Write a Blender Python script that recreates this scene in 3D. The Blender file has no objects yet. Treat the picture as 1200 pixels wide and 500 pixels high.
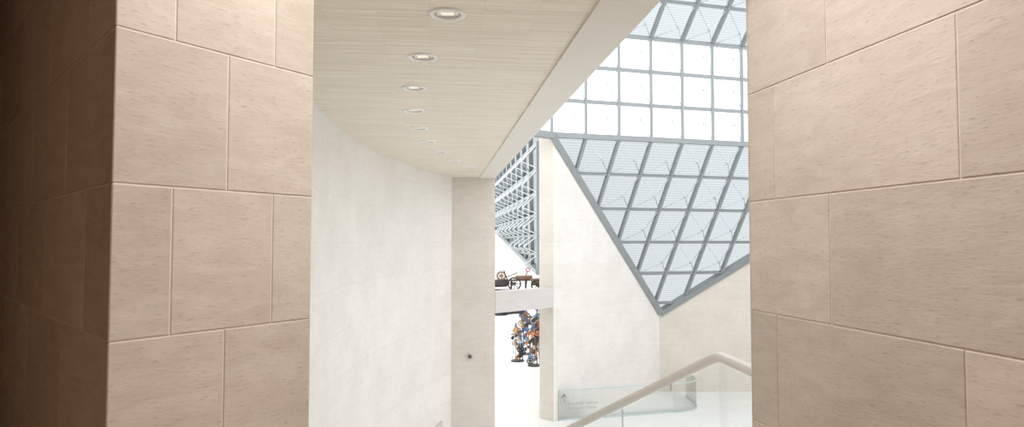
import bpy, bmesh, math, random
from mathutils import Vector, Matrix
random.seed(4)
S=bpy.context.scene
S.view_settings.view_transform='Standard'
S.view_settings.look='None'
COL=S.collection

# ------------------------------------------------------------------ materials
def newmat(name):
    m=bpy.data.materials.new(name); m.use_nodes=True
    nt=m.node_tree; nt.nodes.clear()
    out=nt.nodes.new('ShaderNodeOutputMaterial')
    return m,nt,out
def N(nt,t,**kw):
    n=nt.nodes.new(t)
    for k,v in kw.items():
        if k in n.inputs: n.inputs[k].default_value=v
        else: setattr(n,k,v)
    return n
def simple(name,col,rough=0.5,metal=0.0,var=0.06):
    m,nt,out=newmat(name)
    b=N(nt,'ShaderNodeBsdfPrincipled',Roughness=rough,Metallic=metal)
    tc=N(nt,'ShaderNodeTexCoord'); no=N(nt,'ShaderNodeTexNoise',Scale=7.0)
    nt.links.new(tc.outputs['Object'],no.inputs['Vector'])
    r=N(nt,'ShaderNodeMapRange'); r.inputs['To Min'].default_value=1-var; r.inputs['To Max'].default_value=1+var
    nt.links.new(no.outputs['Fac'],r.inputs['Value'])
    vm=N(nt,'ShaderNodeVectorMath',operation='SCALE'); vm.inputs[0].default_value=col[:3]
    nt.links.new(r.outputs['Result'],vm.inputs['Scale'])
    nt.links.new(vm.outputs['Vector'],b.inputs['Base Color'])
    nt.links.new(b.outputs['BSDF'],out.inputs['Surface'])
    return m
def stone(name,c1,c2,speck,panel_attr=True,bump=0.15,grid=None,vary=0.10):
    m,nt,out=newmat(name); L=nt.links.new
    b=N(nt,'ShaderNodeBsdfPrincipled',Roughness=0.7)
    b.inputs['Specular IOR Level'].default_value=0.25
    uv=N(nt,'ShaderNodeUVMap')
    mp=N(nt,'ShaderNodeMapping'); mp.inputs['Scale'].default_value=(2.4,9,1)
    L(uv.outputs['UV'],mp.inputs['Vector'])
    n1=N(nt,'ShaderNodeTexNoise',Scale=1.5,Detail=8.0,Roughness=0.62,Distortion=1.0); L(mp.outputs['Vector'],n1.inputs['Vector'])
    n0=N(nt,'ShaderNodeTexNoise',Scale=1.3,Detail=4.0); L(uv.outputs['UV'],n0.inputs['Vector'])
    ad=N(nt,'ShaderNodeMath',operation='MULTIPLY_ADD'); L(n1.outputs['Fac'],ad.inputs[0]); ad.inputs[1].default_value=0.55
    mu=N(nt,'ShaderNodeMath',operation='MULTIPLY'); L(n0.outputs['Fac'],mu.inputs[0]); mu.inputs[1].default_value=0.45
    L(mu.outputs[0],ad.inputs[2])
    cr=N(nt,'ShaderNodeValToRGB'); L(ad.outputs[0],cr.inputs['Fac'])
    cr.color_ramp.elements[0].position=0.36; cr.color_ramp.elements[0].color=(*c1,1)
    cr.color_ramp.elements[1].position=0.62; cr.color_ramp.elements[1].color=(*c2,1)
    # little elongated pits
    mp2=N(nt,'ShaderNodeMapping'); mp2.inputs['Scale'].default_value=(24,100,1); L(uv.outputs['UV'],mp2.inputs['Vector'])
    n2=N(nt,'ShaderNodeTexNoise',Scale=1.0,Detail=3.0); L(mp2.outputs['Vector'],n2.inputs['Vector'])
    pr=N(nt,'ShaderNodeMapRange'); L(n2.outputs['Fac'],pr.inputs['Value'])
    pr.inputs['From Min'].default_value=0.58; pr.inputs['From Max'].default_value=0.74
    pr.inputs['To Min'].default_value=1.0; pr.inputs['To Max'].default_value=1.0-speck
    v1=N(nt,'ShaderNodeVectorMath',operation='SCALE'); L(cr.outputs['Color'],v1.inputs[0]); L(pr.outputs['Result'],v1.inputs['Scale'])
    last=v1.outputs['Vector']
    if panel_attr:
        at=N(nt,'ShaderNodeAttribute'); at.attribute_name='tone'
        r=N(nt,'ShaderNodeMapRange'); L(at.outputs['Fac'],r.inputs['Value']); r.inputs['To Min'].default_value=1-vary; r.inputs['To Max'].default_value=1+vary*0.6
        v2=N(nt,'ShaderNodeVectorMath',operation='SCALE'); L(last,v2.inputs[0]); L(r.outputs['Result'],v2.inputs['Scale']); last=v2.outputs['Vector']
    if grid:
        br=N(nt,'ShaderNodeTexBrick',Scale=1.0); L(uv.outputs['UV'],br.inputs['Vector'])
        br.inputs['Brick Width'].default_value=grid[0]; br.inputs['Row Height'].default_value=grid[1]
        br.inputs['Mortar Size'].default_value=0.006; br.inputs['Mortar Smooth'].default_value=0.3
        br.inputs['Color1'].default_value=(1,1,1,1); br.inputs['Color2'].default_value=(0.965,0.96,0.955,1); br.inputs['Mortar'].default_value=(grid[2],grid[2],grid[2],1)
        v3=N(nt,'ShaderNodeVectorMath',operation='MULTIPLY'); L(last,v3.inputs[0]); L(br.outputs['Color'],v3.inputs[1]); last=v3.outputs['Vector']
    L(last,b.inputs['Base Color'])
    bp=N(nt,'ShaderNodeBump',Strength=bump,Distance=0.01); L(n2.outputs['Fac'],bp.inputs['Height']); L(bp.outputs['Normal'],b.inputs['Normal'])
    L(b.outputs['BSDF'],out.inputs['Surface'])
    return m
M_STONE=stone('limestone_warm',(0.53,0.465,0.40),(0.645,0.585,0.52),0.26,vary=0.10,bump=0.1)
M_FOYER=stone('sandstone_brown',(0.40,0.30,0.22),(0.50,0.39,0.30),0.2)
M_WHITE=stone('limestone_pale',(0.725,0.70,0.665),(0.80,0.78,0.745),0.07,False,0.03,(1.2,0.6,0.91))
M_PILL=stone('limestone_beige',(0.60,0.555,0.495),(0.68,0.635,0.575),0.12,False,0.03,(0.9,0.6,0.94))
M_BRIDGE=stone('limestone_bridge',(0.56,0.545,0.52),(0.62,0.605,0.58),0.05,False,0.03)
M_FLOOR=stone('floor_limestone',(0.80,0.79,0.77),(0.85,0.845,0.83),0.02,False,0.02,(0.9,0.9,0.97))
M_JOINT=simple('joint_mortar',(0.76,0.70,0.63),0.9)
M_BAND=simple('smooth_plaster',(0.76,0.725,0.67),0.8,0,0.02)
M_STEEL=simple('grey_painted_steel',(0.27,0.295,0.305),0.45,0.15)
M_STEEL2=simple('cable_steel',(0.50,0.535,0.55),0.35,0.3)
M_RAIL=simple('brushed_handrail',(0.62,0.585,0.54),0.35,0.3)
M_TRIM=simple('downlight_white',(0.86,0.85,0.83),0.4)
M_DARK=simple('downlight_dark',(0.10,0.09,0.08),0.5)
M_CONE=simple('downlight_reflector',(0.55,0.53,0.50),0.3,0.2)
M_TXT=simple('sign_grey',(0.36,0.36,0.37),0.6)
M_BLACK=simple('black_iron',(0.035,0.032,0.031),0.5)
M_ORNG=simple('orange_paint',(0.50,0.19,0.08),0.5)
M_RED=simple('red_paint',(0.36,0.07,0.06),0.5)
M_BLUE=simple('blue_paint',(0.08,0.16,0.30),0.5)
M_BROWN=simple('rusty_brown',(0.19,0.11,0.075),0.7)
M_YEL=simple('ochre_wood',(0.45,0.31,0.15),0.6)
# emissive lamp
M_LAMP,nt,out=newmat('lamp_glow'); e=N(nt,'ShaderNodeEmission',Strength=4.0); e.inputs['Color'].default_value=(1,0.93,0.82,1); nt.links.new(e.outputs[0],out.inputs['Surface'])
# glass
M_GLASS,nt,out=newmat('clear_glass')
tr=N(nt,'ShaderNodeBsdfTransparent'); tr.inputs['Color'].default_value=(0.94,0.96,0.955,1)
gl=N(nt,'ShaderNodeBsdfGlossy',Roughness=0.02); fr=N(nt,'ShaderNodeFresnel',IOR=1.35); mx=N(nt,'ShaderNodeMixShader')
nt.links.new(fr.outputs[0],mx.inputs[0]); nt.links.new(tr.outputs[0],mx.inputs[1]); nt.links.new(gl.outputs[0],mx.inputs[2]); nt.links.new(mx.outputs[0],out.inputs['Surface'])
M_GEDGE=simple('glass_edge',(0.50,0.57,0.56),0.3)
# louvred / shaded roof panels : translucent blind with fine slats
M_SHADE,nt,out=newmat('roof_sunshade')
uv=N(nt,'ShaderNodeUVMap'); wv=N(nt,'ShaderNodeTexWave',Scale=3.2); wv.bands_direction='Y'; nt.links.new(uv.outputs['UV'],wv.inputs['Vector'])
cr=N(nt,'ShaderNodeValToRGB'); cr.color_ramp.elements[0].color=(0.33,0.35,0.36,1); cr.color_ramp.elements[1].color=(0.43,0.455,0.465,1)
nt.links.new(wv.outputs['Fac'],cr.inputs['Fac'])
tl=N(nt,'ShaderNodeBsdfTranslucent'); nt.links.new(cr.outputs['Color'],tl.inputs['Color'])
tp=N(nt,'ShaderNodeBsdfTransparent'); nt.links.new(cr.outputs['Color'],tp.inputs['Color'])
mx=N(nt,'ShaderNodeMixShader'); mx.inputs[0].default_value=0.35
nt.links.new(tl.outputs[0],mx.inputs[1]); nt.links.new(tp.outputs[0],mx.inputs[2]); nt.links.new(mx.outputs[0],out.inputs['Surface'])
# slatted ceiling
M_WOOD,nt,out=newmat('slatted_ceiling'); L=nt.links.new
b=N(nt,'ShaderNodeBsdfPrincipled',Roughness=0.6)
uv=N(nt,'ShaderNodeUVMap')
br=N(nt,'ShaderNodeTexBrick',Scale=1.0); L(uv.outputs['UV'],br.inputs['Vector'])
br.inputs['Brick Width'].default_value=0.7; br.inputs['Row Height'].default_value=0.03; br.inputs['Mortar Size'].default_value=0.0012
br.inputs['Color1'].default_value=(0.75,0.68,0.57,1); br.inputs['Color2'].default_value=(0.86,0.80,0.695,1); br.inputs['Mortar'].default_value=(0.60,0.52,0.41,1)
mp=N(nt,'ShaderNodeMapping'); mp.inputs['Scale'].default_value=(1.3,34,1); L(uv.outputs['UV'],mp.inputs['Vector'])
n1=N(nt,'ShaderNodeTexNoise',Scale=1.5,Detail=5.0); L(mp.outputs['Vector'],n1.inputs['Vector'])
r=N(nt,'ShaderNodeMapRange'); r.inputs['From Min'].default_value=0.3; r.inputs['From Max'].default_value=0.7; r.inputs['To Min'].default_value=0.90; r.inputs['To Max'].default_value=1.08; L(n1.outputs['Fac'],r.inputs['Value'])
v=N(nt,'ShaderNodeVectorMath',operation='SCALE'); L(br.outputs['Color'],v.inputs[0]); L(r.outputs['Result'],v.inputs['Scale']); L(v.outputs['Vector'],b.inputs['Base Color'])
L(b.outputs['BSDF'],out.inputs['Surface'])

# ------------------------------------------------------------------ mesh helper
class MB:
    def __init__(s): s.v=[];s.f=[];s.uv=[];s.mi=[];s.tone=[]
    def face(s,pts,uvs=None,mi=0,tone=0.5):
        i=len(s.v); s.v+= [tuple(p) for p in pts]; s.f.append(tuple(range(i,i+len(pts))))
        if uvs is None: uvs=[(p[0],p[1]) for p in pts]
        s.uv.append(uvs); s.mi.append(mi); s.tone.append(tone)
    def bar(s,a,b,w,h=None,mi=0,up=(0,0,1)):
        a=Vector(a);b=Vector(b);h=h or w
        d=(b-a)
        if d.length<1e-5: return
        d.normalize(); u=Vector(up)
        if abs(d.dot(u))>0.98: u=Vector((1,0,0))
        x=d.cross(u).normalized(); y=x.cross(d).normalized()
        c=[(-1,-1),(1,-1),(1,1),(-1,1)]
        A=[a+x*(i*w/2)+y*(j*h/2) for i,j in c]; B=[b+x*(i*w/2)+y*(j*h/2) for i,j in c]
        for k in range(4):
            l=(k+1)%4; s.face([A[k],B[k],B[l],A[l]],mi=mi)
        s.face(A,mi=mi); s.face(B[::-1],mi=mi)
    def tube(s,a,b,r0,r1=None,n=12,mi=0,caps=True):
        a=Vector(a);b=Vector(b);r1=r0 if r1 is None else r1
        d=(b-a).normalized(); u=Vector((0,0,1)) if abs(d.z)<0.95 else Vector((1,0,0))
        x=d.cross(u).normalized(); y=x.cross(d).normalized()
        A=[a+(x*math.cos(t)+y*math.sin(t))*r0 for t in [2*math.pi*i/n for i in range(n)]]
        B=[b+(x*math.cos(t)+y*math.sin(t))*r1 for t in [2*math.pi*i/n for i in range(n)]]
        for k in range(n):
            l=(k+1)%n; s.face([A[k],A[l],B[l],B[k]],mi=mi)
        if caps: s.face(A[::-1],mi=mi); s.face(B,mi=mi)
    def torus(s,c,axis,R,r,n=24,m=8,mi=0):
        c=Vector(c);ax=Vector(axis).normalized(); u=Vector((0,0,1)) if abs(ax.z)<0.95 else Vector((1,0,0))
        x=ax.cross(u).normalized(); y=ax.cross(x).normalized()
        def P(i,j):
            t=2*math.pi*i/n;p=2*math.pi*j/m; d=x*math.cos(t)+y*math.sin(t)
            return c+d*(R+r*math.cos(p))+ax*(r*math.sin(p))
        for i in range(n):
            for j in range(m): s.face([P(i,j),P(i+1,j),P(i+1,j+1),P(i,j+1)],mi=mi)
    def prism(s,poly,z0,z1,mi=0,tone=.5):
        n=len(poly); u=0
        ar=sum(poly[i][0]*poly[(i+1)%n][1]-poly[(i+1)%n][0]*poly[i][1] for i in range(n))
        if ar<0: poly=poly[::-1]
        for i in range(n):
            a=poly[i];b=poly[(i+1)%n]; l=math.hypot(b[0]-a[0],b[1]-a[1])
            s.face([(a[0],a[1],z0),(b[0],b[1],z0),(b[0],b[1],z1),(a[0],a[1],z1)],[(u,z0),(u+l,z0),(u+l,z1),(u,z1)],mi,tone); u+=l
        s.face([(p[0],p[1],z1) for p in poly],mi=mi,tone=tone)
        s.face([(p[0],p[1],z0) for p in poly[::-1]],mi=mi,tone=tone)
    def build(s,name,mats,parent=None,merge=True,smooth=False):
        me=bpy.data.meshes.new(name); me.from_pydata(s.v,[],s.f)
        ul=me.uv_layers.new(name='UVMap')
        for f,u in zip(me.polygons,s.uv):
            for li,c in zip(f.loop_indices,u): ul.data[li].uv=(c[0],c[1])
        at=me.attributes.new('tone','FLOAT','FACE')
        for i,t in enumerate(s.tone): at.data[i].value=t
        for m in (mats if isinstance(mats,list) else [mats]): me.materials.append(m)
        for i,t in enumerate(s.mi): me.polygons[i].material_index=t
        if merge:
            bm=bmesh.new(); bm.from_mesh(me); bmesh.ops.remove_doubles(bm,verts=bm.verts,dist=1e-5); bm.to_mesh(me); bm.free()
        if smooth:
            for p in me.polygons: p.use_smooth=True
        o=bpy.data.objects.new(name,me); COL.objects.link(o)
        if parent: o.parent=parent
        return o
def empty(name,loc=(0,0,0)):
    e=bpy.data.objects.new(name,None); COL.objects.link(e); e.location=loc; e.empty_display_size=0.2; return e

FL=-1.6     # upper floor (camera eye = 0)
LO=-4.7     # lower hall floor
CE=1.5      # corridor ceiling
# ------------------------------------------------------------------ near walls clad with stone panels
def cladding(mb,origin,dirn,nrm,length,joints_a,joints_b,z_lo,z_hi,zref=0.224,h=0.6,gap=0.007,th=0.006):
    o=Vector((*origin,0));d=Vector((*dirn,0)).normalized();n=Vector((*nrm,0)).normalized()
    r0=math.floor((z_lo-zref)/h); r1=math.ceil((z_hi-zref)/h)
    for r in range(r0,r1):
        za=max(zref+r*h,z_lo);zb=min(zref+(r+1)*h,z_hi)
        js=[0]+(joints_a if r%2==0 else joints_b)+[length]
        for a,b in zip(js[:-1],js[1:]):
            g=gap/2; aa=a+(g if a>0 else 0); bb=b-(g if b<length else 0); z0=za+g;z1=zb-g
            t=random.random(); ou=random.random()*20;ov=random.random()*20; ch=0.0025
            def P(u,z,e): return o+d*u+n*e+Vector((0,0,z))
            F=[P(aa+ch,z0+ch,0),P(bb-ch,z0+ch,0),P(bb-ch,z1-ch,0),P(aa+ch,z1-ch,0)]
            E=[P(aa,z0,-ch),P(bb,z0,-ch),P(bb,z1,-ch),P(aa,z1,-ch)]
            K=[P(aa,z0,-th),P(bb,z0,-th),P(bb,z1,-th),P(aa,z1,-th)]
            U=[(aa+ou,z0+ov),(bb+ou,z0+ov),(bb+ou,z1+ov),(aa+ou,z1+ov)]
            mb.face(F,U,0,t)
            for i in range(4):
                j=(i+1)%4
                mb.face([F[i],E[i],E[j],F[j]],[U[i],U[i],U[j],U[j]],0,t)
                mb.face([E[i],K[i],K[j],E[j]],[U[i],U[i],U[j],U[j]],0,t)
A=Vector((-1.51,2.57));B=Vector((-0.993,3.38))
dF=(B-A).normalized(); nF=Vector((dF.y,-dF.x))
dD=Vector((-0.678,0.735)).normalized(); nD=Vector((-dD.y,dD.x)); nD=nD if nD.y<0 else -nD
ZT=2.4
mb=MB()
cladding(mb,A,dF,nF,0.961,[0.487],[0.24,0.73],FL,ZT)
cladding(mb,A,dD,nD,4.0,[0.9,1.9,2.9],[0.45,1.4,2.4,3.4],FL,ZT)
core=[tuple(A-(nF+nD)*0.0045),tuple(B-nF*0.0045-dF*0.001),(-1.22,3.62),(-1.62,4.3),(-4.3,5.9),tuple(A+dD*4-nD*0.0045)]
mb.prism(core,FL,ZT,1)
mb.build('wall_left',[M_STONE,M_JOINT],merge=False)

R0=Vector((1.33,3.81)); dR=Vector((0.182,-0.983)).normalized(); nR=Vector((dR.y,-dR.x)); nR=nR if nR.x<0 else -nR
mb=MB()
cladding(mb,R0,dR,nR,6.5,[0.25,1.42,2.59,3.76,4.93],[0.69,1.86,3.03,4.2,5.37],FL,ZT)
e=R0+dR*6.5
mb.prism([tuple(R0-nR*0.0045),tuple(e-nR*0.0045),(3.4,e.y),(3.4,4.35),(1.42,3.86)],FL,ZT,1)
mb.prism([tuple(R0+Vector((0.0,0.001))),(3.4,4.37),(3.4,4.40),(1.345,3.87)],FL,ZT,0)
mb.build('wall_right',[M_STONE,M_JOINT],merge=False)
mb=MB(); mb.prism([(-4.6,-2.9),(3.4,-2.9),(3.4,-2.6),(-4.6,-2.6)],FL,ZT); mb.build('wall_back',M_FOYER)
mb=MB(); mb.prism([(-4.6,-2.6),(-4.25,-2.6),(-4.25,6.0),(-4.6,6.0)],FL,ZT); mb.build('wall_side',M_FOYER)
mb=MB(); mb.prism([(-4.6,-2.9),(3.4,-2.9),(3.4,4.4),(1.4,3.95),(-1.2,3.95),(-1.7,4.4),(-4.6,6.0)],ZT,ZT+0.2); mb.build('ceiling_foyer',M_BAND)
mb=MB(); mb.prism([(-1.25,3.62),(1.42,3.66),(1.42,3.94),(-1.3,3.94)],CE-0.0,ZT); mb.build('trim_lintel',M_STONE)

# ------------------------------------------------------------------ curved wall, corridor ceiling
CX,CY,RW=17.4,9.9,19.7
def arcx(y,R=RW): return CX-math.sqrt(R*R-(y-CY)**2)
mb=MB(); ys=[3.6+ (16.9-3.6)*i/60 for i in range(61)]
u=0
for a,b in zip(ys[:-1],ys[1:]):
    p=(arcx(a),a);q=(arcx(b),b);l=math.hypot(q[0]-p[0],q[1]-p[1])
    P=(arcx(a,RW+.3),a);Q=(arcx(b,RW+.3),b)
    mb.face([(*p,LO),(*p,CE+.4),(*q,CE+.4),(*q,LO)],[(u,LO),(u,CE+.4),(u+l,CE+.4),(u+l,LO)])
    mb.face([(*Q,LO),(*Q,CE+.4),(*P,CE+.4),(*P,LO)],[(u,LO),(u,CE+.4),(u+l,CE+.4),(u+l,LO)])
    mb.face([(*p,CE+.4),(*P,CE+.4),(*Q,CE+.4),(*q,CE+.4)]); u+=l
mb.build('wall_curved',M_WHITE,smooth=False)
def innx(y): return 0.53-0.1105*(y-4.24)
def outx(y): return 0.90-0.112*(y-4.24)
lights=[(-.426,4.43),(-.726,5.48),(-.956,6.59),(-1.122,7.74),(-1.232,8.96),(-1.25,10.1),(-1.2,11.3),(-1.08,12.5),(-.884,13.6)]
mb=MB(); poly=[(arcx(y,RW+.12),y) for y in [3.6+12.6*i/24 for i in range(25)]]+[(innx(16.2),16.2),(innx(3.6),3.6)]
mb.prism(poly,CE,CE+0.4)
ceil=mb.build('ceiling_slatted',M_WOOD)
a=math.radians(6.3)
me=ceil.data; ul=me.uv_layers[0]
for lp in me.loops:
    co=me.vertices[lp.vertex_index].co; ul.data[lp.index].uv=(co.x*math.cos(a)+co.y*math.sin(a)+20, -co.x*math.sin(a)+co.y*math.cos(a))
cb=MB()
for x,y in lights: cb.tube((x,y,CE-.05),(x,y,CE+.16),0.100,n=32)
cut=cb.build('cut',M_TRIM)
for o in (ceil,cut):
    bm=bmesh.new(); bm.from_mesh(o.data); bmesh.ops.recalc_face_normals(bm,faces=bm.faces); bm.to_mesh(o.data); bm.free()
md=ceil.modifiers.new('b','BOOLEAN'); md.object=cut; md.operation='DIFFERENCE'; md.solver='EXACT'
dg=bpy.context.evaluated_depsgraph_get(); nm=bpy.data.meshes.new_from_object(ceil.evaluated_get(dg)); ceil.modifiers.clear(); ceil.data=nm
bpy.data.objects.remove(cut)
mb=MB(); mb.prism([(innx(3.6),3.6),(outx(3.6),3.6),(outx(16.2),16.2),(innx(16.2),16.2)],CE-0.02,CE+0.5); mb.build('trim_ceiling_edge',M_BAND)
for i,(x,y) in enumerate(lights):
    e=empty('recessed_downlight',(x,y,CE))
    m=MB()
    n=36
    for k in range(n):
        t0=2*math.pi*k/n;t1=2*math.pi*(k+1)/n
        c0,s0,c1,s1=math.cos(t0),math.sin(t0),math.cos(t1),math.sin(t1)
        prof=[(0.124,0.0),(0.122,-0.010),(0.096,-0.012),(0.090,-0.004),(0.084,0.03),(0.062,0.11)]
        for q,((r_a,za),(r_b,zb)) in enumerate(zip(prof[:-1],prof[1:])):
            m.face([(r_a*c0,r_a*s0,za),(r_a*c1,r_a*s1,za),(r_b*c1,r_b*s1,zb),(r_b*c0,r_b*s0,zb)],mi=1 if q>=3 else 0)
    m.build('trim_ring',[M_TRIM,M_CONE],e,smooth=True)
    m=MB(); m.tube((0,0,0.108),(0,0,0.112),0.062,n=28); m.build('housing',M_DARK,e)
    m=MB()
    for dx in (-.03,.03): m.tube((dx,0,0.04),(dx,0,0.105),0.020,n=14)
    m.build('lamp_bulb',M_LAMP,e)
    m=MB()
    for k in (-.045,.045):
        w_=math.sqrt(.084**2-k*k)
        m.bar((-w_,k,.012),(w_,k,.012),.005,.02); m.bar((k,-w_,.012),(k,w_,.012),.005,.02)
    m.build('louvre',M_TRIM,e)

# ------------------------------------------------------------------ pillar with round fitting
mb=MB(); mb.prism([(-1.50,15.8),(-.395,15.8),(-.52,16.5),(-1.62,16.5)],LO,CE); mb.build('pillar',M_PILL)
e=empty('round_wall_fitting',(-.97,15.8,-2.62))
m=MB(); m.tube((0,0,0),(0,-.02,0),.085,n=24); m.torus((0,-.02,0),(0,1,0),.07,.012); m.build('plate',M_CONE,e)
m=MB(); m.tube((0,-.018,0),(0,-.028,0),.045,n=20); m.build('core',M_DARK,e)

# ------------------------------------------------------------------ floors
mb=MB(); mb.prism([(-4.6,-2.9),(3.4,-2.9),(3.4,3.9),(-1.2,3.9),(-4.6,5.8)],FL-0.3,FL); mb.build('floor_foyer',M_FOYER)
mb=MB(); mb.prism([(3.4,3.9),(3.4,4.4),(1.5,4.73),(-1.75,4.73),(-1.75,3.9)],FL-0.3,FL); mb.build('floor_landing',M_FLOOR)
mb=MB(); mb.prism([(-9,3.0),(13.4,3.0),(13.4,40),(-9,40)],LO-0.2,LO); mb.build('floor',M_FLOOR)

# ------------------------------------------------------------------ diagonal hall wall (45 deg) with bridge, reveal
k=0.7071
P1=(1.09,18.10);PC=(4.67,21.70)
ZA=2.85;VZ=-2.22
P0=Vector((1.06,18.07,ZA)); eT=Vector((.957,.291,0)); dC=Vector((-.274,.414,-1.0))
def pc(s,t): return P0+eT*s+dC*t
def vert_prism(mb,prof,dep):
    f=[Vector(p) for p in prof]; bk=[p+dep for p in f]
    def U(p): return (math.hypot(p.x-prof[0][0],p.y-prof[0][1]),p.z)
    mb.face(f,[U(p) for p in f])
    mb.face(bk[::-1],[U(p) for p in bk[::-1]])
    for i in range(len(f)):
        j=(i+1)%len(f); mi=0
        if abs(f[i].z-f[j].z)>.5 and math.hypot(f[i].x-f[j].x,f[i].y-f[j].y)<.01: uv=[(0,f[i].z),(0.5,f[i].z),(0.5,f[j].z),(0,f[j].z)]; mi=1
        else: uv=[(0,0),(0,.5),(1,.5),(1,0)]
        mb.face([f[i],bk[i],bk[j],f[j]],uv,mi)
mb=MB(); vert_prism(mb,[(*P1,LO),(*PC,LO),(*PC,VZ),(*P1,ZA)],Vector((-k*.5,k*.5,0))); mb.build('wall_diagonal',[M_WHITE,M_PILL])  # reveal ends use the darker beige, shade of the turned face put into colour
mb=MB(); vert_prism(mb,[(4.68,21.72,LO),(13.1,21.72,LO),(13.1,21.72,ZA),(4.68,21.72,VZ)],Vector((0,.4,0))); mb.build('wall_far',[M_PILL,M_PILL])
mb=MB(); mb.prism([(13.1,4.4),(13.4,4.4),(13.4,22),(13.1,22)],LO,ZA); mb.build('wall_hall_side',M_WHITE)
mb=MB(); vert_prism(mb,[(-.40,16.61,-1.72),(1.085,18.095,-1.72),(1.085,18.095,-1.2),(-.40,16.61,-1.2)],Vector((-k*.3,k*.3,0))); mb.build('bridge_parapet',[M_BRIDGE,M_BRIDGE])
mb=MB(); mb.prism([(-.75,17.1),(.60,18.55),(2.4,20.4),(2.4,23),(-3,23),(-3,17.1)],-1.62,-1.38); mb.build('floor_bridge',M_FLOOR)
mb=MB(); mb.prism([(-7,36),(4.8,36),(4.8,36.4),(-7,36.4)],LO,0.6); mb.build('wall_gallery',M_WHITE)

# ------------------------------------------------------------------ glass roof
st=MB(); cab=MB(); sh=MB(); nC=Vector((6.68,-21.94,-11.11)).normalized()
GS=.985; TS=.95
def tmax(s): return s*.9676 if s<5.24 else 5.07-(s-5.24)*.6936
for n in range(1,13):
    s=n*GS; st.bar(pc(s,0),pc(s,tmax(s)),.07,.13,up=nC)
for n in range(1,6):
    t=n*TS; s0=t/.9676; s1=5.24+(5.07-t)/.6936
    st.bar(pc(s0,t),pc(s1,t),.055,.10,up=nC)
st.bar(pc(0,0),pc(5.24,5.07),.17,.20,up=nC); st.bar(pc(5.24,5.07),pc(12.55,0),.17,.20,up=nC)
st.bar(pc(-.8,0),pc(12.6,0),.14,.14,up=(0,0,1))
for n in range(-1,13):
    p=pc(n*GS,0); st.bar(p,p+Vector((0,0,3*TS)),.07,.12,up=(0,1,0))
for r in (1,2,3):
    z=Vector((0,0,r*TS)); st.bar(pc(-1,0)+z,pc(12.6,0)+z,.07 if r<3 else .13,.10)
up=Vector((.291,-.957,1.0)); T0=Vector((0,0,3*TS)); nA=Vector((.291*1,-.957*1,-1)).normalized()
for n in range(-1,13):
    p=pc(n*GS,0)+T0; st.bar(p,p+up*9,.075,.14,up=nA)
for r in range(1,12):
    st.bar(pc(-1,0)+T0+up*(r*.8),pc(12.6,0)+T0+up*(r*.8),.06,.11,up=nA)
def cell(P,i,j,off):
    a,b,c,d=P(i,j),P(i+1,j),P(i+1,j+1),P(i,j+1)
    cen=(a+b+c+d)/4+off
    for q in (a,b,c,d): cab.bar(q,cen,.018)
    cab.tube(cen-off*.2,cen+off*.04,.028,n=8)
def Cc(i,j): return pc(i*GS,j*TS)
def Bc(i,j): return pc(i*GS,0)+Vector((0,0,j*TS))
for i in range(0,12):
    for j in range(0,5):
        if all((j+y)*TS<=tmax(x*GS)+.02 for x in(i,i+1) for y in (0,1)): cell(Cc,i,j,nC*.35)
    for j in range(3): cell(Bc,i,j,Vector((.29,-.957,0))*.35)
def Ac(i,j): return pc(i*GS,0)+T0+up*(j*.8)
for i in range(-1,12):
    for j in range(0,6): cell(Ac,i,j,nA*.35)
o=-nC*.12
T=[(0,0),(5.24,5.07),(12.55,0)]
sh.face([pc(*q)+o for q in T],[(q[0],q[1]*1.4) for q in T])
o=-nA*.12
q=[(-1,0),(12.6,0),(12.6,9),(-1,9)]
sh.face([pc(s,0)+T0+up*t+o for s,t in q],[(s,t*1.4*1.4) for s,t in q])
roof=empty('glass_roof',P0)
for m,nm,mt in ((st,'steel_frame',M_STEEL),(cab,'tension_cables',M_STEEL2),(sh,'sunshade_panels',M_SHADE)):
    o=m.build(nm,mt,roof,merge=False); o.location=-P0
mb=MB(); mb.bar((-.2,17.0,2.83),(1.06,18.05,2.83),.28,.16); mb.build('trim_head_beam',M_STEEL)

# gallery roof seen through the opening
g=MB(); gs=MB(); gc=MB()
G2=Vector((.96,24,-1.05));G3=Vector((.76,19,2.80))
du=Vector((-.11,1,0)); dv=(G3-G2)/6; nG=du.cross(dv).normalized()
if nG.x>0: nG=-nG
def gp(a,b): return G2+du*a+dv*b
HB=.168; AS=1.6; BS=1.0
for i in range(0,12):
    a=.15+i*AS
    if HB*a<6: g.bar(gp(a,HB*a),gp(a,7 if a>1 else 6),.10,.14,up=nG)
for j in range(1,8):
    b=j*BS; g.bar(gp(1.2 if j>6 else 0.1,b),gp(min(b/HB,18),b),.09,.12,up=nG)
g.bar(gp(0.1,0),gp(18,18*HB),.2,.2,up=nG)
for i in range(0,11):
    for j in range(0,6):
        a0=.15+i*AS;a1=a0+AS
        if HB*a1<=j*BS+.3:
            c=[gp(a0,j*BS),gp(a1,j*BS),gp(a1,j*BS+BS),gp(a0,j*BS+BS)];cen=sum(c,Vector())/4+nG*.4
            for q in c: gc.bar(q,cen,.03)
q=[(0.1,0.02),(18,3.0),(18,7),(1.2,7),(0.1,6)]
gs.face([gp(a,b)-nG*.1 for a,b in q],[(a,b) for a,b in q])
ge=empty('glass_roof',G2)
for m,nm,mt in ((g,'steel_lattice',M_STEEL),(gc,'tension_rods',M_STEEL2),(gs,'sunshade_panels',M_SHADE)):
    o=m.build(nm,mt,ge,merge=False); o.location=-G2

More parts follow.
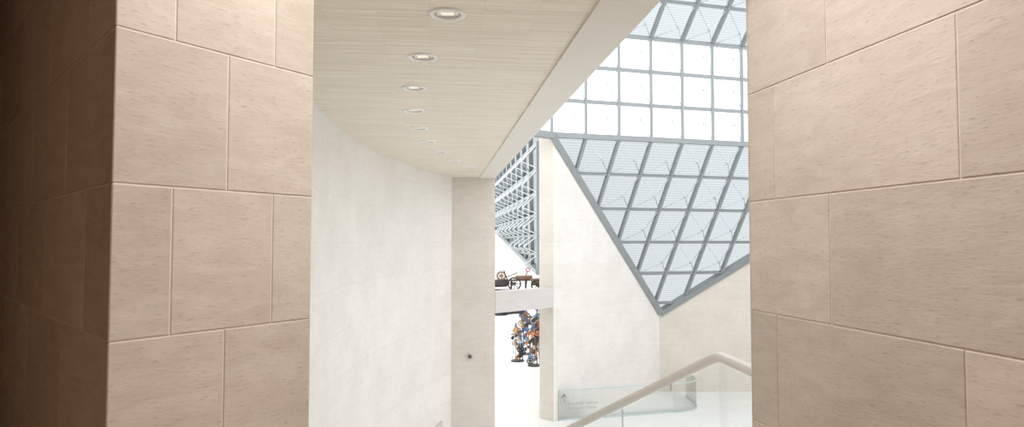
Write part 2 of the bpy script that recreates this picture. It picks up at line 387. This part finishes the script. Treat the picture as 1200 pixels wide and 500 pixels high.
# ------------------------------------------------------------------ staircase, handrails, glass
ra=Vector((1.42,4.73,-.78)); rd=Vector((-.89,1.77,-.98))/1.98
def railx(y): return ra.x+(y-ra.y)*(rd.x/rd.y)
stair=empty('staircase',(0,4.73,FL)); m=MB(); nst=18; tr_=(10.4-4.73)/nst; rz=(FL-LO)/nst
for i in range(nst-1):
    y0=4.73+i*tr_;y1=4.73+(i+1)*tr_; z=FL-(i+1)*rz
    m.prism([(arcx(y0)+.01,y0),(railx(y0)-.04,y0),(railx(y1)-.04,y1),(arcx(y1)+.01,y1)],z-.4 if z-.4>LO else LO,z)
o=m.build('steps',M_FLOOR,stair,merge=False); o.location=-stair.location
hr=empty('glass_balustrade',tuple(ra)); 
def curve_tube(name,pts,r,mat,parent=None):
    cu=bpy.data.curves.new(name,'CURVE'); cu.dimensions='3D'; cu.bevel_depth=r; cu.bevel_resolution=6; cu.use_fill_caps=True
    sp=cu.splines.new('POLY'); sp.points.add(len(pts)-1)
    for p,q in zip(sp.points,pts): p.co=(*q,1)
    o=bpy.data.objects.new('tmp',cu); COL.objects.link(o)
    dg=bpy.context.evaluated_depsgraph_get(); me=bpy.data.meshes.new_from_object(o.evaluated_get(dg))
    bpy.data.objects.remove(o); me.materials.append(mat)
    for p in me.polygons: p.use_smooth=True
    o=bpy.data.objects.new(name,me); COL.objects.link(o)
    if parent: o.parent=parent; o.location=-parent.location
    return o
end=ra+rd*6.3
def bez(a,b,c,n=8): return [a*(1-t)**2+b*2*t*(1-t)+c*t*t for t in [i/n for i in range(n+1)]]
h0=Vector((1.475,3.95,-.78))
pts=[h0]+bez(ra+(h0-ra).normalized()*.10,ra,ra+rd*.10)+[end]
curve_tube('handrail',pts,.036,M_RAIL,hr)
m=MB(); ge_=MB()
def gpanel(a,b,da,db,h,edges):
    a=Vector(a);b=Vector(b); dz=Vector((0,0,1))
    m.face([a-dz*da,b-dz*db,b-dz*h,a-dz*h])
    for p,d0,e_ in ((a,da,edges[0]),(b,db,edges[1])):
        if e_: ge_.bar(p-dz*d0,p-dz*h,.012,.012)
gpanel(h0,ra,.05,.05,.95,(0,0))
for l0,l1,ee in ((0.0,1.12,(0,1)),(1.14,2.6,(0,1)),(2.62,3.9,(0,1)),(3.92,5.2,(0,1)),(5.22,6.3,(0,1))):
    gpanel(ra+rd*l0,ra+rd*l1,.05,.05,.95,ee)
for mm,nm,mt in ((m,'glass_panes',M_GLASS),(ge_,'glass_edges',M_GEDGE)):
    o=mm.build(nm,mt,hr,merge=False); o.location=-hr.location
mb=MB()
for l in (0.5,1.9,3.3,4.7,6.0):
    p=ra+rd*l; mb.tube(p,p-Vector((0,0,.09)),.010)
o=mb.build('brackets',M_RAIL,hr); o.location=-hr.location
hh=empty('stair_handrail',(-1.33,13.0,LO))
curve_tube('rail',[Vector((-1.75,10.6,-3.38)),Vector((-1.33,13.0,-3.38)),Vector((-1.33,13.06,-3.5))],.025,M_RAIL,hh)
m=MB()
for y in (10.8,11.9,12.95): x=-1.33-(13-y)*.175; m.tube((x,y,LO),(x,y,-3.39),.018)
o=m.build('posts',M_RAIL,hh); o.location=-hh.location

# glass guard with sign in the hall
gg=empty('glass_guard',(1.3,18.2,LO))
pth=[Vector((1.25,18.2,0)),Vector((4.5,19.05,0))]+bez(Vector((4.5,19.05,0)),Vector((5.25,19.25,0)),Vector((5.3,19.9,0)),10)[1:]+[Vector((5.3,21.0,0))]
m=MB();m2=MB()
for a,b in zip(pth[:-1],pth[1:]):
    m.face([(a.x,a.y,LO),(b.x,b.y,LO),(b.x,b.y,LO+.78),(a.x,a.y,LO+.78)])
    m2.bar((a.x,a.y,LO+.79),(b.x,b.y,LO+.79),.03,.025)
    m2.bar((a.x,a.y,LO+.02),(b.x,b.y,LO+.02),.04,.04)
for q in (pth[0],pth[1]): m2.bar((q.x,q.y,LO),(q.x,q.y,LO+.78),.02,.02)
o=m.build('panes',M_GLASS,gg,merge=False);o.location=-gg.location
o=m2.build('edges',M_GEDGE,gg,merge=False);o.location=-gg.location
gd=(pth[1]-pth[0]).normalized(); ang=math.atan2(gd.y,gd.x)
def text(body,u,z,size):
    cu=bpy.data.curves.new('t','FONT'); cu.body=body; cu.size=size; cu.extrude=.001
    o=bpy.data.objects.new('t',cu); COL.objects.link(o)
    dg=bpy.context.evaluated_depsgraph_get(); me=bpy.data.meshes.new_from_object(o.evaluated_get(dg)); bpy.data.objects.remove(o)
    me.materials.append(M_TXT); o=bpy.data.objects.new('sign_lettering',me); COL.objects.link(o); o.parent=gg
    p=pth[0]+gd*u+Vector((gd.y,-gd.x,0))*.02
    o.location=Vector((p.x,p.y,z))-gg.location; o.rotation_euler=(math.pi/2,0,ang)
text('Grand Hall  Galeries',.24,LO+.40,.10); text('Pavillon Est / Ouest',.24,LO+.28,.10)
m=MB(); p=pth[0]+gd*.13+Vector((gd.y,-gd.x,0))*.02
m.bar((p.x,p.y,LO+.48),(p.x,p.y,LO+.68),.025,.01,mi=0); 
for sgn in(-1,1): m.bar((p.x,p.y,LO+.69),(p.x+sgn*.07*gd.x,p.y+sgn*.07*gd.y,LO+.60),.025,.01)
o=m.build('sign_arrow',M_DARK,gg);o.location=-gg.location

# ------------------------------------------------------------------ sculptures
def wheel(m,c,ax,R,mi,sp=8,r=.025):
    m.torus(c,ax,R,r,n=28,mi=mi); c=Vector(c); ax=Vector(ax).normalized(); u=Vector((0,0,1)) if abs(ax.z)<.9 else Vector((1,0,0))
    x=ax.cross(u).normalized();y=ax.cross(x)
    for i in range(sp):
        t=math.pi*2*i/sp; m.tube(c,c+(x*math.cos(t)+y*math.sin(t))*R,.012,n=6,mi=mi)
    m.tube(c-ax*.05,c+ax*.05,.05,n=12,mi=mi)
SM=[M_BLACK,M_ORNG,M_RED,M_BLUE,M_BROWN,M_YEL,M_STEEL2]
e=empty('machine_sculpture',(-.12,19.5,-1.38)); e.scale=(.92,.92,.85); m=MB()
for x in (-.45,.1,.55,.95):
    m.bar((x,-.15,0),(x+.03,0,.34),.04,mi=0); m.bar((x,.2,0),(x,.05,.34),.04,mi=0)
m.bar((-.5,0,.03),(1.1,0,.03),.05,mi=0); m.bar((-.5,0,.34),(1.1,.05,.36),.05,mi=4)
m.tube((-.5,0,.24),(-.05,0,.26),.13,.13,n=16,mi=0); m.tube((-.05,0,.26),(.05,0,.26),.13,.04,n=16,mi=0)
m.tube((.25,-.1,.42),(.75,-.05,.46),.09,.06,n=14,mi=4); m.tube((.72,-.1,.3),(1.1,-.1,.33),.11,n=14,mi=4)
wheel(m,(.2,-.15,.24),(0.3,1,0),.20,0); wheel(m,(-.2,-.1,.5),(0.2,1,0),.13,4); wheel(m,(.9,-.2,.2),(0,1,0.1),.17,0,6)
m.bar((.0,0,.34),(-.12,0,.68),.03,mi=0); m.bar((.5,0,.36),(.62,0,.66),.03,mi=4); m.bar((-.4,0,.3),(.3,0,.60),.025,mi=0); m.torus((.62,0,.7),(0,1,0),.06,.015,mi=2)
m.build('body',SM,e,merge=False)
def assemblage(loc,h,seed):
    R=random.Random(seed); e=empty('assemblage_sculpture',loc); m=MB()
    m.tube((0,0,0),(0,0,.05),.26,n=20,mi=0)
    for i in range(4):
        a=i*math.pi/2+.4; m.bar((.22*math.cos(a),.22*math.sin(a),0.03),(.10*math.cos(a),.10*math.sin(a),h),.04,mi=R.choice([0,4,6]))
    z=.22
    while z<h+.05:
        for rep in range(2):
            kind=R.random(); c=Vector((R.uniform(-.2,.2),-.12+R.uniform(-.08,.08),z+rep*.04)); col=R.choice([1,1,2,4,3,3,5,5,0,0,6,6])
            if kind<.35: wheel(m,c,(R.uniform(-.4,.4),1,R.uniform(-.3,.3)),R.uniform(.08,.14),col,6,.022)
            elif kind<.7: m.bar(c-Vector((.11,0,.09)),c+Vector((.10,.04,.09)),.05,.12,mi=col)
            else: m.tube(c,c+Vector((R.uniform(-.08,.08),0,.20)),.065,.03,n=14,mi=col)
            m.bar((0,0,z),tuple(c),.025,mi=0)
        z+=.15
    m.bar((-.26,0,h*.8),(.28,-.1,h*.95),.04,mi=0)
    m.build('body',SM,e,merge=False)
assemblage((.22,27.2,LO),1.30,3); assemblage((.86,26.2,LO),1.70,8); assemblage((.55,28.9,LO),1.7,12); assemblage((1.50,27.6,LO),1.65,21); assemblage((1.15,29.9,LO),1.8,33)
e=empty('suspended_mobile',(-.1,25.0,-2.62)); m=MB()
m.tube((-.5,0,0),(.55,0,.12),.05,.09,n=12,mi=0); m.tube((-.35,0,0),(-.35,0,-.03),.3,n=24,mi=0); m.bar((.3,0,.1),(.8,.1,-.15),.04,mi=0); wheel(m,(.6,-.05,-.1),(0,1,0),.16,4)
m.tube((0,0,.05),(0,-2.2,1.0),.012,n=6,mi=6)
m.build('body',SM,e,merge=False)

# ------------------------------------------------------------------ lights
w=bpy.data.worlds.new('World'); S.world=w; w.use_nodes=True
bg=w.node_tree.nodes['Background']; bg.inputs[0].default_value=(0.97,0.985,1.0,1); bg.inputs[1].default_value=2.25
def area(name,loc,rot,size,energy,col):
    l=bpy.data.lights.new(name,'AREA'); l.shape='DISK'; l.size=size; l.energy=energy; l.color=col
    o=bpy.data.objects.new(name,l); COL.objects.link(o); o.location=loc; o.rotation_euler=rot; return o
area('foyer_fill',(.35,.9,2.35),(0,0,0),1.2,40,(1,.90,.80))  # added fill for the near stone walls, no fixture behind it
area('foyer_fill',(.12,2.75,2.35),(0,0,0),1.0,64,(1,.965,.92))  # added fill near the opening, stands in for bounced daylight
area('foyer_fill',(-3.2,.6,2.35),(0,0,0),.5,8,(1,.58,.34))  # added weak warm fill that lifts the dark left face

# ------------------------------------------------------------------ camera
cam=bpy.data.cameras.new('camera'); cam.lens=24; cam.sensor_width=36; cam.clip_end=300
co=bpy.data.objects.new('camera',cam); COL.objects.link(co); co.location=(0,0,0)
co.rotation_euler=(math.radians(90+2.4),0,0); S.camera=co
